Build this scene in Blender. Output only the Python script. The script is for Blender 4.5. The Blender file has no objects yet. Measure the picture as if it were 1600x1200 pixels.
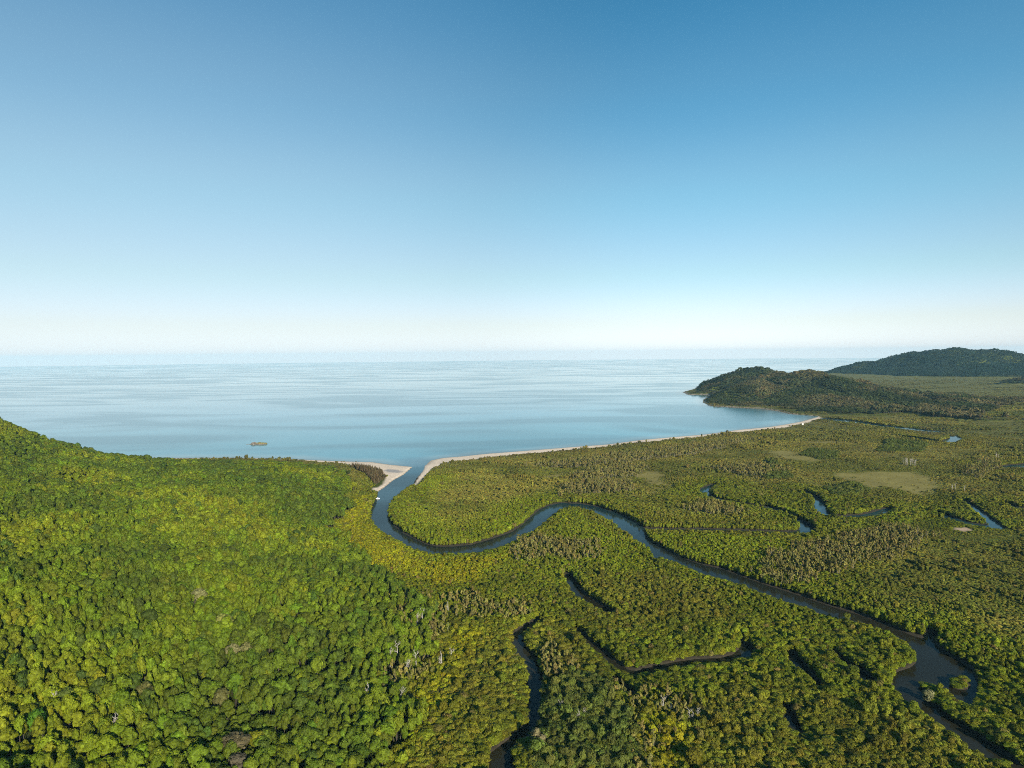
import math, random
import numpy as np
# ------------------------------------------------------------------ camera
F_PX = 1066.67                      # focal length in pixels of a 1600 wide frame (24 mm on 36 mm)
CAM_H = 200.0
PITCH = math.radians(2.43)
ROLL = -0.0096
CP, SP = math.cos(PITCH), math.sin(PITCH)
FWD = np.array([0, CP, -SP]); RG0 = np.array([1.0, 0, 0]); UP0 = np.array([0, SP, CP])
RGT = math.cos(ROLL)*RG0 + math.sin(ROLL)*UP0
UPV = -math.sin(ROLL)*RG0 + math.cos(ROLL)*UP0

def ground(px, py, z=0.0):
    """point of the land at height z seen at a place of the survey photograph"""
    r = FWD*F_PX + RGT*(px-800.0) + UPV*(600.0-py)
    t = (z-CAM_H)/r[2]
    return (r[0]*t, r[1]*t)

def W(pts, z=0.0):
    return np.array([ground(p[0], p[1], z if len(p) < 3 else p[2]) for p in pts])

def project(x, y, z):
    d = np.stack([x, y, z-CAM_H], -1)
    f = d@FWD
    f = np.where(f < 1, 1, f)
    return 800+F_PX*(d@RGT)/f, 600-F_PX*(d@UPV)/f, f

# ------------------------------------------------------------------ maths
def _hash(ix, iy, seed):
    n = (ix.astype(np.int64)*374761393 + iy.astype(np.int64)*668265263 + seed*1442695041) & 0x7fffffff
    n = ((n ^ (n >> 13))*1274126177) & 0x7fffffff
    n = (n ^ (n >> 16)) & 0xffff
    return n/65535.0
def vnoise(x, y, seed=0):
    ix = np.floor(x); iy = np.floor(y)
    fx = x-ix; fy = y-iy
    fx = fx*fx*(3-2*fx); fy = fy*fy*(3-2*fy)
    a = _hash(ix, iy, seed); b = _hash(ix+1, iy, seed); c = _hash(ix, iy+1, seed); d = _hash(ix+1, iy+1, seed)
    return (a*(1-fx)+b*fx)*(1-fy) + (c*(1-fx)+d*fx)*fy
def fbm(x, y, scale, seed=0, oct=4):
    s = 0; a = 0.5; t = 0
    for o in range(oct):
        s = s + a*vnoise(x/scale+17.3*o, y/scale-9.1*o, seed+o*7); t += a
        a *= 0.5; scale *= 0.5
    return s/t
def sstep(a, b, x):
    t = np.clip((x-a)/(b-a), 0, 1)
    return t*t*(3-2*t)
def dist_poly(x, y, P, closed=False, val=None):
    """distance to a polyline; with val also the value carried along it at the nearest place"""
    n = len(P); best = np.full(x.shape, 1e12); bv = np.zeros(x.shape)
    rng = range(n) if closed else range(n-1)
    for i in rng:
        a = P[i]; b = P[(i+1) % n]
        dx, dy = b-a; L = dx*dx+dy*dy+1e-9
        t = np.clip(((x-a[0])*dx+(y-a[1])*dy)/L, 0, 1)
        d = (x-a[0]-t*dx)**2 + (y-a[1]-t*dy)**2
        m = d < best
        best = np.where(m, d, best)
        if val is not None:
            bv = np.where(m, val[i]+(val[(i+1) % n]-val[i])*t, bv)
    return (np.sqrt(best), bv) if val is not None else np.sqrt(best)
def inside(x, y, P):
    r = np.zeros(x.shape, bool); n = len(P)
    for i in range(n):
        x1, y1 = P[i]; x2, y2 = P[(i+1) % n]
        if y1 == y2: continue
        c = ((y1 > y) != (y2 > y)) & (x < (x2-x1)*(y-y1)/(y2-y1)+x1)
        r ^= c
    return r
def sdf(x, y, P):
    """positive inside"""
    d = dist_poly(x, y, P, True)
    return np.where(inside(x, y, P), d, -d)

# ------------------------------------------------------------------ survey of the place (photo pixels -> metres)
CH = 5.5                             # mangrove canopy height used where a near bank hides its water
SHORE_L = W([(225,716),(300,715.5),(370,715),(450,717),(540,721.0),(581,722),(609,726),(630,728),(645,729.5)])
RIVER_L = W([(645,729.5),(630,742),(615,750),(600,762),(591,768)])
RIVER_L2 = W([(589,776,2),(583,785,3),(579,795,4),(580,805,5),(585,815),(595,825),(607,832),(625,841),(640,850),(657,855),(677,861),
    (700,862),(725,860),(750,859),(775,852),(800,842),(815,835),(832,826),(845,817),(860,804),(872,794),(885,789),(907,789),(925,795),
    (940,802),(955,811),(972,825),(990,837),(1005,846),(1017,856),(1021,867),(1040,869),(1057,874),(1075,882),(1100,891),(1125,899),
    (1160,911),(1200,926),(1230,937),(1262,944),(1282,954),(1325,964),(1360,972),(1387,982),(1407,995),(1425,1007),(1432,1022),(1422,1030),
    (1402,1036),(1394,1045),(1395,1057),(1399,1077),(1420,1092),(1445,1108),(1465,1126),(1487,1141),(1510,1156),(1532,1168),(1555,1178),
    (1575,1188),(1592,1198),(1640,1232),(1700,1275)], CH)
RIVER_R2 = W([(1720,1262),(1650,1215),(1605,1203),(1590,1192),(1562,1173),(1537,1155),(1515,1140),(1495,1130),(1475,1112),(1457,1100),(1445,1082),(1433,1066),(1437,1060,4),
    (1460,1061,5),(1475,1069,6),(1492,1079,6),(1505,1091,6),(1519,1095,4),(1528,1084),(1527,1064),(1518,1046),(1500,1033),(1482,1024),(1465,1009),(1450,1000),(1425,993),
    (1400,983),(1375,973),(1340,960),(1300,948),(1265,936),(1232,925),(1200,915),(1160,901),(1125,888),(1100,883),(1075,875),(1060,869),
    (1040,859),(1025,851),(1015,845),(1007,836),(1005,822),(990,815),(975,806),(955,799),(930,791),(905,787),(875,786),(857,790),(842,797),
    (827,810),(815,821),(800,831),(762,844),(737,851),(707,854),(682,854),(667,851),(650,843),(630,833),(615,821),(607,810),(607,800),
    (612,787),(620,779),(632,770),(644,760)])
RIVER_R = W([(650,748),(661,736)])
SHORE_R = W([(664.5,727),(673,719.6),(691,715.5),(719,713.4),(760,709),(800,706),(850,702),(900,698),(950,694.3),(1000,687.5),(1050,683),
    (1100,679),(1150,672),(1200,667.3),(1225,663.5),(1250,659),(1277,651.5),(1279,650)])
HEAD = W([(1255,648.3),(1232,646.7),(1215,642.5),(1187,638.5),(1145,636.5),(1110,634.5),(1098,629),(1099,624),(1108,620),(1104,616.5),(1075,617),(1066,612.8)])
BACK = np.array([(1170,4150),(1580,4600),(2130,5250),(2600,6000),(3000,6750),(3900,7300),(6000,8600),(9000,10500),(20000,13000)], float)
LAND = np.concatenate([np.array([(-5000,1750),(-2500,1650),(-1500,1560)],float), SHORE_L, SHORE_R, HEAD, BACK, np.array([(20000,-1500),(-5000,-1500)],float)])
m0 = SHORE_L[-1]; m1 = SHORE_R[0]
RIVER = np.concatenate([np.array([m0+(0,25)]), RIVER_L, RIVER_L2, RIVER_R2, RIVER_R, np.array([m1, m1+(0,25)])])
ISLET = W([(1485,1070),(1490,1064),(1502,1062),(1513,1064),(1517,1070),(1513,1077),(1502,1078),(1491,1076)])
# creeks: centre line with half widths (metres)
CREEKS = [
 (W([(886,897),(892,908),(900,921),(911,931),(930,942),(952,954)], 2), [6,6,6,6,6,5]),
 (W([(900,981),(915,998),(935,1014),(955,1032),(975,1045),(995,1050),(1015,1045),(1040,1039),(1065,1034),(1095,1030),(1132,1029),(1157,1023),(1168,1012),(1162,1003)], 2), [3,4,4.5,4.5,5,5.8,6.2,6,6,6,6.5,7,6.5,4]),
 (W([(842,969),(818,982),(806,996),(812,1012),(828,1032),(834,1055),(836,1080),(836,1105),(834,1128),(822,1145),(800,1160),(783,1180),(786,1215),(800,1260)], 1), [4,4.5,6,6.3,6.3,6.5,6.5,6.2,6,5.2,5.2,8,7,7]),
 (W([(1115,757),(1103,763),(1099,770),(1110,777),(1135,783),(1165,788),(1200,793),(1225,801),(1243,810),(1256,818),(1263,826),(1252,832),(1225,832),(1197,831),(1150,829),(1100,828),(1050,828),(1003,826)], 1), [5,8,9,8,8,8,7.5,6.5,6,8,10,9.5,9,8.5,8.5,8.5,8.5,7.5]),
 (W([(1257,768),(1272,776),(1281,786),(1281,798),(1292,806),(1320,808),(1355,806),(1375,801),(1388,795)], 1), [6,6,8,9,10,11,11,10,7]),
 (W([(1507,784),(1512,787),(1525,796),(1538,806),(1552,817),(1562,824),(1545,822),(1512,817),(1487,809),(1465,801)], 1), [6,7,7.5,7.5,8,7.5,7,7,7,6]),
 (W([(1568,787),(1582,792),(1600,795),(1640,796)], 1), [7,9,10,10]),
 (W([(1290,654),(1310,656),(1335,659),(1365,664),(1412,669),(1462,674)], 1), [22,26,26,26,24,18]),
 (W([(1395,680),(1425,685),(1462,690),(1480,691),(1487,688),(1494,684),(1488,681)], 1), [14,16,18,18,17,14,9]),
 (W([(1562,731),(1580,730),(1600,728),(1640,726)], 1), [14,18,22,24]),
 (W([(1300,1017),(1320,1033),(1345,1048),(1362,1060)], 3), [5,6,6,5]),
 (W([(1236,1017),(1246,1034),(1262,1052),(1280,1068)], 3), [5,6,5,4]),
 (W([(1230,1100),(1236,1122),(1245,1145)], 3), [4,5,4]),
 (W([(1458,988),(1454,996)], 1), [3,4]),
 (W([(960,1055),(975,1070),(992,1082)], 3), [3,4,2]),
]
SAND_R = np.concatenate([SHORE_R, W([(1283,651.5),(1262,658.5),(1225,666.6),(1200,669.2),(1150,674),(1100,680.6),(1050,685),(1000,689.6),(950,696.2),(900,700),(850,704.6),(800,708.8),(760,712.4),(732,717),(712,719.8),(692,724),(680,730),(667,738),(658,746),(649,755),(646,757)], 4.0)])
SAND_L = np.concatenate([SHORE_L, RIVER_L, W([(583,768,1),(583,760,3),(590,757,6),(598,750,8),(603,741,8),(598,734,8),(590,729,8),(560,723.4,6),(520,720.0,5),(450,716.6,4),(370,714.9,3),(300,715.4,3),(225,715,3)])])
SAND_H = W([(1279,650),(1255,648.3),(1232,646.7),(1236,649.3),(1255,650.2),(1279,651.5)])
CLEARING = W([(1490,827.5),(1494,825.5),(1501,826),(1506,824.5),(1514,826.5),(1519,829.5),(1511,829.5),(1507,831.5),(1499,830)], 0.5)
MEADOWS = [W([(1300,744),(1335,738),(1380,737),(1425,737),(1462,748),(1461,758),(1455,771),(1440,776),(1405,767),(1385,762),(1360,764),(1345,757),(1320,749)],1),
  W([(985,740),(1010,735),(1030,738),(1046,748),(1040,765),(1018,772),(1000,768),(1012,755)],1),
  W([(1200,704),(1225,703),(1260,713),(1290,719),(1270,722),(1215,714)],1),
  W([(1255,690),(1300,688),(1325,691),(1290,694)],1),
  W([(1255,755),(1290,757),(1312,765),(1285,763)],1),
  W([(830,748),(870,738),(895,742),(860,752)],1)]
# toe of the left hill
TOE = W([(430,722),(500,727),(545,742),(553,770),(545,800),(524,818),(524,838),(556,880),(598,905),(645,932),(690,958),(688,1000),(655,1052),(640,1100),(622,1150),(612,1200),(604,1290),(600,1500)], 2)
TOE_POLY = np.concatenate([TOE, np.array([(TOE[-1][0],-1500),(-6000,-1500),(-6000,1640),(-2500,1640)], float), W([(250,718)],2)])

def ridge(x, y, pts, slope, power=1.0):
    P = np.array([(p[0], p[1]) for p in pts], float); H = np.array([p[2] for p in pts], float)
    d, h = dist_poly(x, y, P, False, H)
    return h-slope*d
def at_depth(px, py, depth, lift=0.0):
    r = FWD*F_PX + RGT*(px-800.0) + UPV*(600.0-py)
    depth = depth*0.92; t = depth/r[1]
    return (r[0]*t, depth, CAM_H+r[2]*t-lift)
HEAD_RIDGE = [at_depth(*a) for a in [(1068,612,4150,12),(1099,594,4150,9),(1121,585,4100,9),(1142,580,4050,9),(1166,573.5,4000,9),(1190,574.5,3900,9),(1211,579.5,3800,11),
    (1234,584,3650,12),(1264,579,3500,7),(1282,583,3380,9),(1306,592.5,3220,9),(1341,603.5,3050,6),(1376,614.5,2880,3),(1418,626,2680,1),(1460,635,2540,0),(1530,643,2420,0),(1600,651,2330,0),(1680,660,2280,0)]]
HEAD_SPUR = [at_depth(*a) for a in [(1100,624,3180,10),(1112,618,3150,9),(1131,608,3170,9),(1156,600,3220,9),(1195,592,3330,9),(1245,584,3480,9)]]
HEAD_SPUR2 = [at_depth(*a) for a in [(1235,641,2780,4),(1222,628,2850,6),(1215,617,2960,8),(1230,604,3150,8),(1255,590,3400,8)]]
HEAD_SPUR3 = [at_depth(*a) for a in [(1330,640,2640,8),(1305,627,2800,8),(1290,612,3000,8),(1275,594,3300,8)]]
HEADLAND = np.concatenate([W([(1279,650)]), HEAD, BACK[:2], np.array([(1880,4330),(1910,3590),(1840,2940),(2070,2440),(2300,2120)], float),
    W([(1720,676),(1600,664),(1500,656),(1440,653),(1380,651.5),(1320,650.5)])])
FAR_RIDGE = [at_depth(*a) for a in [(1262,586,7300,8),(1283,581,7200,10),(1320,571.5,7000,10),(1355,564.5,6900,10),(1390,557.5,6800,10),(1425,550.5,6700,10),(1453,546.5,6600,10),
    (1486,543.5,6500,10),(1523,546,6500,10),(1572,548.5,6500,10),(1600,553.5,6400,10),(1700,556,6400,10),(1900,566,6300,10)]]
FAR_KNOB = [at_depth(*a) for a in [(1535,606,4300,8),(1570,596,4350,8),(1605,588,4400,8),(1660,584,4400,8),(1750,590,4400,8)]]

def smax(a, b, k):
    h = np.clip(0.5+0.5*(a-b)/k, 0, 1)
    return b*(1-h)+a*h+k*h*(1-h)

def height(x, y, parts=False):
    """ground height of the place, metres above the sea"""
    x = np.asarray(x, float); y = np.asarray(y, float)
    land = sdf(x, y, LAND)
    riv = sdf(x, y, RIVER); isl = sdf(x, y, ISLET)
    riv = np.where(isl > -5, np.minimum(riv, -isl), riv)
    creek = np.full(x.shape, -1e9)
    for P, w in CREEKS:
        d, v = dist_poly(x, y, P, False, np.array(w, float))
        creek = np.maximum(creek, v*0.85-d)
    wat = np.maximum(riv, creek)
    h = np.full(x.shape, 0.7) + 0.5*fbm(x, y, 60, 3, 3)
    # left hill
    d = sdf(x, y, TOE_POLY)
    dp = np.maximum(d, 0)
    hill = 0.30*dp/(1+dp/430.0)*(1-0.5*sstep(600, 1000, y))
    hill = hill*sstep(-60, 420, land) + 158*np.exp(-((x+1090)**2/(2*200**2)+(y-1040)**2/(2*215**2)))*sstep(0, 200, land)*sstep(0,150,dp)
    gul = np.abs(fbm(x+0.3*y, y-0.2*x, 190, 11, 4)-0.5)*2
    hill += sstep(20, 260, dp)*(26*(gul-0.32)) + sstep(0, 80, dp)*5*(fbm(x, y, 45, 29, 3)-0.5)
    h = h+np.maximum(hill, 0)*(d > 0)
    # headland and far hills
    far = y > 1900
    if far.any():
        xf, yf = x[far], y[far]
        n1 = np.abs(fbm(xf, yf, 420, 51, 4)-0.5)*2
        n2 = fbm(xf, yf, 130, 61, 3)-0.5
        e = sdf(xf, yf, HEADLAND); ep = np.maximum(e, 0)
        def span(pts, pw):
            P = np.array([(p[0], p[1]) for p in pts], float); H = np.array([p[2] for p in pts], float)
            dr, hr = dist_poly(xf, yf, P, False, H)
            return hr*(ep/(ep+dr+1e-6))**pw
        a = span(HEAD_RIDGE, 0.95)
        a = smax(a, span(HEAD_SPUR, 0.85)*sstep(420, 120, dist_poly(xf, yf, np.array([p[:2] for p in HEAD_SPUR]))), 8)
        a = smax(a, span(HEAD_SPUR2, 0.9)*sstep(330, 80, dist_poly(xf, yf, np.array([p[:2] for p in HEAD_SPUR2]))), 8)
        a = smax(a, span(HEAD_SPUR3, 0.9)*sstep(330, 80, dist_poly(xf, yf, np.array([p[:2] for p in HEAD_SPUR3]))), 8)
        n3 = np.abs(fbm(xf, yf, 210, 57, 4)-0.5)*2
        a = np.where(e > 0, a + sstep(0, 40, a)*(n2*22 - 30*np.exp(-(n3/0.20)**2)*sstep(30, 160, dist_poly(xf, yf, np.array([p[:2] for p in HEAD_RIDGE])))), 0)
        b = ridge(xf, yf, FAR_RIDGE, 0.21)
        dfr = dist_poly(xf, yf, np.array([p[:2] for p in FAR_RIDGE]))
        b0 = b; b = b - sstep(0,90,b)*sstep(0, 500, dfr)*(55*(1-n1)*0.8 + 75*np.exp(-(np.abs(fbm(xf+0.2*yf, yf*0.45, 300, 67, 3)-.5)*2/0.2)**2)) + n2*30*sstep(0,60,b); b = np.maximum(b, 0.6*b0)
        c = ridge(xf, yf, FAR_KNOB, 0.25)
        t = np.maximum(np.maximum(a, b), np.maximum(c, 0))
        t = t*sstep(0, 30, land[far])
        h[far] += np.maximum(t, 0)
    h = h*sstep(-0.5, 1.5, -wat) - 1.5*sstep(-0.5, 3, wat)
    h = np.where(land < 12, np.minimum(h, 0.10*land-0.02), h)
    h = np.maximum(h, -4.0)
    if parts: return h, land, wat, riv, isl, d
    return h
# ------------------------------------------------------------------ vegetation zones
def Z(*p): return W(p, 6)
PAPER = [Z((800,872),(800,846),(830,835),(880,840),(935,845),(943,862),(900,870)),
  Z((562,900),(600,903),(640,928),(692,950),(700,982),(668,1040),(640,1078),(600,1100),(606,1015),(572,960)),
  Z((1175,908),(1190,868),(1260,845),(1330,828),(1400,815),(1462,835),(1420,862),(1330,882),(1250,908)),
  Z((868,772),(880,755),(930,745),(985,750),(985,764),(930,769)), Z((880,745),(960,720),(1015,727),(1000,741),(930,745)),
  Z((962,1065),(990,1052),(1040,1072),(1105,1105),(1098,1130),(1040,1112),(985,1100)),
  Z((1072,792),(1110,779),(1162,795),(1140,806)), Z((832,1012),(862,1000),(905,1030),(880,1060),(845,1050)),
  Z((800,960),(800,940),(840,940),(850,965)), Z((690,930),(740,925),(800,945),(800,965),(720,955)),
  Z((1100,728),(1190,722),(1240,732),(1180,742)), Z((820,724),(900,715),(1000,702),(1100,690),(1180,682),(1100,704),(1000,716),(900,728)),
  Z((1495,735),(1545,715),(1570,724),(1530,742)), Z((980,1120),(1010,1100),(1040,1150),(1010,1200))]
GREY = [Z((1250,706),(1270,697),(1310,702),(1312,712),(1275,714)), Z((1370,702),(1390,685),(1450,690),(1440,702)), Z((1195,745),(1200,715),(1225,725),(1240,742)),
  Z((1290,760),(1340,748),(1360,762),(1310,772)), Z((835,1075),(900,1050),(960,1070),(1000,1200),(830,1200),(842,1120))]
CASU = [Z((548,727,4),(590,729,4),(604,740,4),(605,750,4),(595,758,4),(584,756,4),(572,738,4))]
YELLOW = [Z((556,772),(584,770),(580,800),(600,836),(680,870),(780,864),(760,900),(700,918),(620,890),(572,878),(530,836),(530,815)),
  Z((700,985),(740,975),(745,1010),(690,1100),(625,1180),(640,1100),(670,1050)), Z((1030,1110),(1060,1140),(1080,1200),(1030,1200),(1000,1150))]
MIDY = [Z((608,800),(670,742),(800,722),(850,748),(872,778),(800,828),(700,852),(640,836)), Z((868,800),(905,792),(1000,850),(1020,880),(960,900),(860,830)),
  Z((1010,830),(1190,832),(1300,850),(1190,905),(1060,868)), Z((1350,960),(1330,880),(1600,930),(1600,1100),(1530,1060),(1450,990))]
DARKZ = [Z((760,1040),(700,1060),(720,1000),(770,960),(840,965),(800,1000)), Z((880,880),(1000,850),(1180,920),(1000,930))]

SCRUB_R = W([(1400,950),(1360,900),(1450,840),(1620,830),(1640,1000),(1560,985),(1480,940)], 2)
def pick(d_list, x, y, soft=8):
    best = np.full(x.shape, -1e9)
    for P in d_list: best = np.maximum(best, sdf(x, y, P))
    return best

def jgrid(x0, x1, y0, y1, s, rng, rmin, rmax, ang=43.0):
    nx = int((x1-x0)/s); ny = int((y1-y0)/s)
    gx, gy = np.meshgrid(np.arange(nx), np.arange(ny))
    gx = (gx + 0.5*(gy % 2) + rng.uniform(-.42, .42, gx.shape))*s + x0
    gy = (gy + rng.uniform(-.42, .42, gy.shape))*s + y0
    gx = gx.ravel(); gy = gy.ravel()
    r = np.hypot(gx, gy); a = np.abs(np.degrees(np.arctan2(gx, gy)))
    m = (r > rmin) & (r <= rmax) & ((a < ang) | (np.abs(gx) < 150)) & (gy > 0)
    return gx[m], gy[m]

RS = np.random.RandomState(7)
def site(x, y):
    h, land, wat, riv, isl, d = height(x, y, True)
    sand = np.maximum(np.maximum(sdf(x, y, SAND_R), sdf(x, y, SAND_L)), sdf(x, y, SAND_H))
    mead = np.maximum(sdf(x, y, MEADOWS[0]), pick(MEADOWS[1:], x, y)-9) + 22*(fbm(x, y, 30, 71, 4)-0.5)*2
    clr = sdf(x, y, CLEARING)
    return h, land, wat, sand, mead, clr, d

KINDS = ['rain', 'mang', 'paper', 'casu']
def scatter():
    out = {k: [] for k in KINDS}
    # rings: (rmin, rmax, spacing mangrove, spacing forest)
    for (ra, rb, sm, sf, grow) in ((205, 900, 2.4, 3.9, 1.0), (900, 1900, 3.1, 5.0, 1.25), (1900, 3300, 6.2, 7.8, 1.95), (3300, 5600, 12.5, 10.5, 2.7), (5600, 8200, 20, 11.0, 2.3)):
        for kind, s in (('m', sm), ('f', sf)):
            x, y = jgrid(-rb*0.75, rb*0.75, 0, rb, s, RS, ra, rb)
            # cheap first cut
            land = sdf(x, y, LAND); m = land > 3
            x, y = x[m], y[m]
            h, land, wat, sand, mead, clr, d = site(x, y)
            dj = d + 22*(fbm(x, y, 40, 5, 3)-0.5)*2
            hill = (y > 1900) & (h > 4.5)
            forest = (dj > 0) | hill
            isM = (kind == 'm')
            ok = (wat < (-0.9 if isM else -3)) & (sand+9*(fbm(x, y, 14, 86, 3)-.5)*2 < RS.uniform(-2, 5, x.shape)**1) & (clr < -3) & ~((sand > -8) & ((wat > -16) | ((land < 14) & (x > ground(600, 725)[0])))) & (land > 4)
            ok &= ~forest if isM else forest
            # sparse scrub on the meadows
            ok &= RS.uniform(size=x.shape) < np.clip(1-sstep(-18, 14, mead), 0.05, 1)
            x, y, h, land, wat, d, hill, sand, mead, clr = [q[ok] for q in (x, y, h, land, wat, d, hill, sand, mead, clr)]
            n = len(x)
            if n == 0: continue
            pap = pick(PAPER, x, y) + 14*(fbm(x, y, 18, 81, 3)-0.5)*2
            cas = pick(CASU, x, y)
            gry = pick(GREY, x, y) + 10*(fbm(x, y, 18, 85, 3)-0.5)*2
            yel = pick(YELLOW, x, y) + 12*(fbm(x, y, 25, 83, 3)-0.5)*2
            mid = pick(MIDY, x, y) + 12*(fbm(x, y, 25, 84, 3)-0.5)*2
            u = RS.uniform(size=n)
            big = fbm(x, y, 110, 91, 4)
            R = np.zeros(n); H = np.zeros(n); tint = np.zeros((n, 3)); kk = np.full(n, 1)
            v = RS.normal(size=n)
            if isM:
                scr = sstep(900, 1700, np.hypot(x, y))*sstep(0, 200, x)
                gr = fbm(x, y, 75, 97, 3); grove = fbm(x, y, 38, 98, 3)
                R[:] = 1.85*(1+0.22*sstep(560, 400, np.hypot(x, y)))*(1-0.16*sstep(480, 620, np.hypot(x, y)))*np.exp(0.24*v.clip(-2, 2.2))*grow*(0.70+0.6*gr)
                H[:] = 5.6*(0.60+0.66*grove+0.12*RS.normal(size=n).clip(-2, 2.2))*(1-0.16*sstep(480, 620, np.hypot(x, y)))
                tall = (RS.uniform(size=n) < 0.06)
                H[tall] *= 1.3; R[tall] *= 1.2
                low = (wat > -6)                                  # the fringe leans low over the water
                wn = site(x, y+7)[2]; nearb = low & (wn > wat+1.5)
                H[low] *= (1.2-.3*(np.hypot(x, y) < 540))[low]; R[low] *= 1.12; H[nearb] *= 0.58
                c0 = np.array([0.128, 0.152, 0.011]); c1 = np.array([0.215, 0.218, 0.009]); c2 = np.array([0.145, 0.148, 0.018]); c3 = np.array([0.150, 0.182, 0.010])
                bands = fbm(x+0.3*y, 2.2*y, 420, 95, 4); fine = fbm(x, y, 60, 96, 3)
                tint[:] = c0
                t = sstep(0.40, 0.62, big)[:, None]; tint = tint*(1-t)+c2*t
                t = (sstep(800, 1600, np.hypot(x, y))*0.75)[:, None]; tint = tint*(1-t)+np.array([.135, .140, .026])*t
                fz = sstep(900, 1700, np.hypot(x, y))
                t = (fz*sstep(.50, .66, bands)*.8)[:, None]; tint = tint*(1-t)+np.array([.185, .170, .036])*t
                t = (fz*sstep(.48, .34, bands)*.8)[:, None]; tint = tint*(1-t)+np.array([.060, .078, .022])*t
                t = (fz*sstep(.56, .70, fine)*.7)[:, None]; tint = tint*(1-t)+np.array([.160, .138, .064])*t
                t = sstep(2700, 3300, y)[:, None]*.85; tint = tint*(1-t)+np.array([.135, .130, .062])*t; H *= (1-.4*t[:, 0])  # plain beyond the headland paled and greyed, painted haze in the tree colour
                low2 = fz*sstep(.42, .58, fbm(x, y, 150, 93, 4))
                H *= 1-0.62*low2; R *= 1-0.22*low2
                t = sstep(-10, 14, mid)[:, None]; tint = tint*(1-t)+c3*t
                t = sstep(-8, 10, yel)[:, None]; tint = tint*(1-t)+c1*t
                t = (np.exp(-np.maximum(-wat, 0)/9.0)*0.55)[:, None]; tint = tint*(1-t)+np.array([.135, .168, .010])*t
                rr = np.hypot(x, y)
                scrub = sstep(620, 1000, rr)*sstep(25, 95, -wat+30*(fbm(x, y, 70, 89, 3)-.5)*2)*(1-sstep(-8, 10, yel))
                scrub = np.maximum(scrub, sstep(-40, 20, sdf(x, y, SCRUB_R)))*(gry < 0)
                sv = fbm(x+0.4*y, 1.6*y, 130, 88, 4)[:, None]
                sc = np.array([.165, .170, .034])*(1-sstep(.4, .6, sv))+np.array([.260, .232, .054])*sstep(.4, .6, sv)
                tint = tint*(1-.8*scrub[:, None])+sc*.8*scrub[:, None]
                clump = RS.uniform(size=n) < 0.03+0.5*sstep(.60, .72, fbm(x, y, 48, 87, 3))
                hs = 1-0.66*scrub*np.where(clump, 0, 1); H *= hs; R *= np.where(clump & (scrub > .3), 1.1, 1-0.12*scrub)
                tint[clump & (scrub > .3)] *= 0.78
                em = RS.uniform(size=n) < 0.02; H[em] *= 1.45; R[em] *= 1.3; tint[em] *= .8
                ni = sdf(x, y, ISLET) > -30; H[ni] *= 0.8; R[ni] *= .85
                nc = clr > -45; H[nc] *= 0.35; R[nc] *= .7
                sh_ = land < 70; H[sh_] *= RS.uniform(.55, 1.65, sh_.sum()); tint[sh_] = tint[sh_]*.6+np.array([.095, .088, .040])*.4
                fr = RS.uniform(size=n)
                tint *= (0.70+0.6*fbm(x, y, 42, 92, 3))[:, None]
                tint[fr < 0.035] = [.140, .122, .035]; tint[fr > 0.90] *= 0.72
                sk = 1-0.5*sstep(-22, 2, mead); H *= sk; R *= (0.4+0.6*sk)
            else:
                R[:] = 2.35*np.exp(0.33*v.clip(-1.9, 2.1))*grow
                H[:] = 12.5*(0.42+0.95*fbm(x, y, 34, 99, 3)+0.13*RS.normal(size=n).clip(-2, 2.4)+0.10*v.clip(-2, 2.2))
                H *= (0.34+0.66*sstep(40, 260, land))
                R *= (0.75+0.25*sstep(20, 160, land))
                c0 = np.array([0.104, 0.146, 0.010]); c1 = np.array([0.142, 0.172, 0.011]); c2 = np.array([0.074, 0.108, 0.011])
                tint[:] = c0
                t = sstep(0.45, 0.62, big)[:, None]; tint = tint*(1-t)+c1*t
                t = sstep(0.45, 0.30, big)[:, None]; tint = tint*(1-t)+c2*t
                fr = RS.uniform(size=n)
                tint[fr < 0.025] = [.145, .175, .012]; tint[fr > 0.93] = [.056, .086, .014]
                t = hill[:, None]; bn = (sstep(.40, .62, fbm(x, y, 170, 94, 4))*np.where(y > 5000, .35, 1))[:, None]; th = np.array([0.042, 0.056, 0.020])*(1-bn)+np.array([.098, .088, .042])*bn; hv = fbm(x, y, 55, 90, 3); H[hill] *= (0.45+1.1*hv)[hill]; th = th*(0.55+0.9*hv)[:, None]; th = np.where((y > 5000)[:, None], th*np.array([.38, .62, .95]), th); tint = tint*(1-t)+th*t  # far hill crowns darkened and blued: distance haze put into the leaf tint
                kk[:] = 0
            isp = (pap > 0) & (u < (0.34 if isM else 0.36)) & (y < 2300)
            isg = (gry > 0) & ~isp
            if isM:
                H[isg] *= 1.35; R[isg] *= 1.15
                tint[isg] = np.array([.085, .106, .022])
            kk[isp] = 2
            R[isp] = (1.55+0.32*v[isp].clip(-1.5, 1.8))*grow
            H[isp] = (8.6+1.6*RS.normal(size=isp.sum()).clip(-2, 2))
            tint[isp] = np.array([.150, .138, .044])*(0.8+0.4*RS.uniform(size=(isp.sum(), 1)))
            isc = (cas > 0) & (u < 0.9)
            kk[isc] = 3; R[isc] = 1.9+0.3*v[isc].clip(-1.5, 1.5); H[isc] = 9.5+1.8*RS.normal(size=isc.sum()).clip(-2, 2)
            tint[isc] = [.088, .068, .040]
            edge = isc & (sand > -12); H[edge] *= 0.7
            tint = tint*np.array([1.20, 1.17, .92])
            tint = tint*(1+0.17*RS.normal(size=(n, 1)).clip(-2, 2))*(1+0.06*RS.normal(size=(n, 3)).clip(-2, 2))
            rz = RS.uniform(0, 2*math.pi, n)
            A = np.column_stack([x, y, h-0.25, R, H, rz, tint.clip(0.008, 0.4), d])
            for i, k in enumerate(KINDS):
                out[k].append(A[kk == i])
    return {k: np.concatenate(v) for k, v in out.items()}
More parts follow.
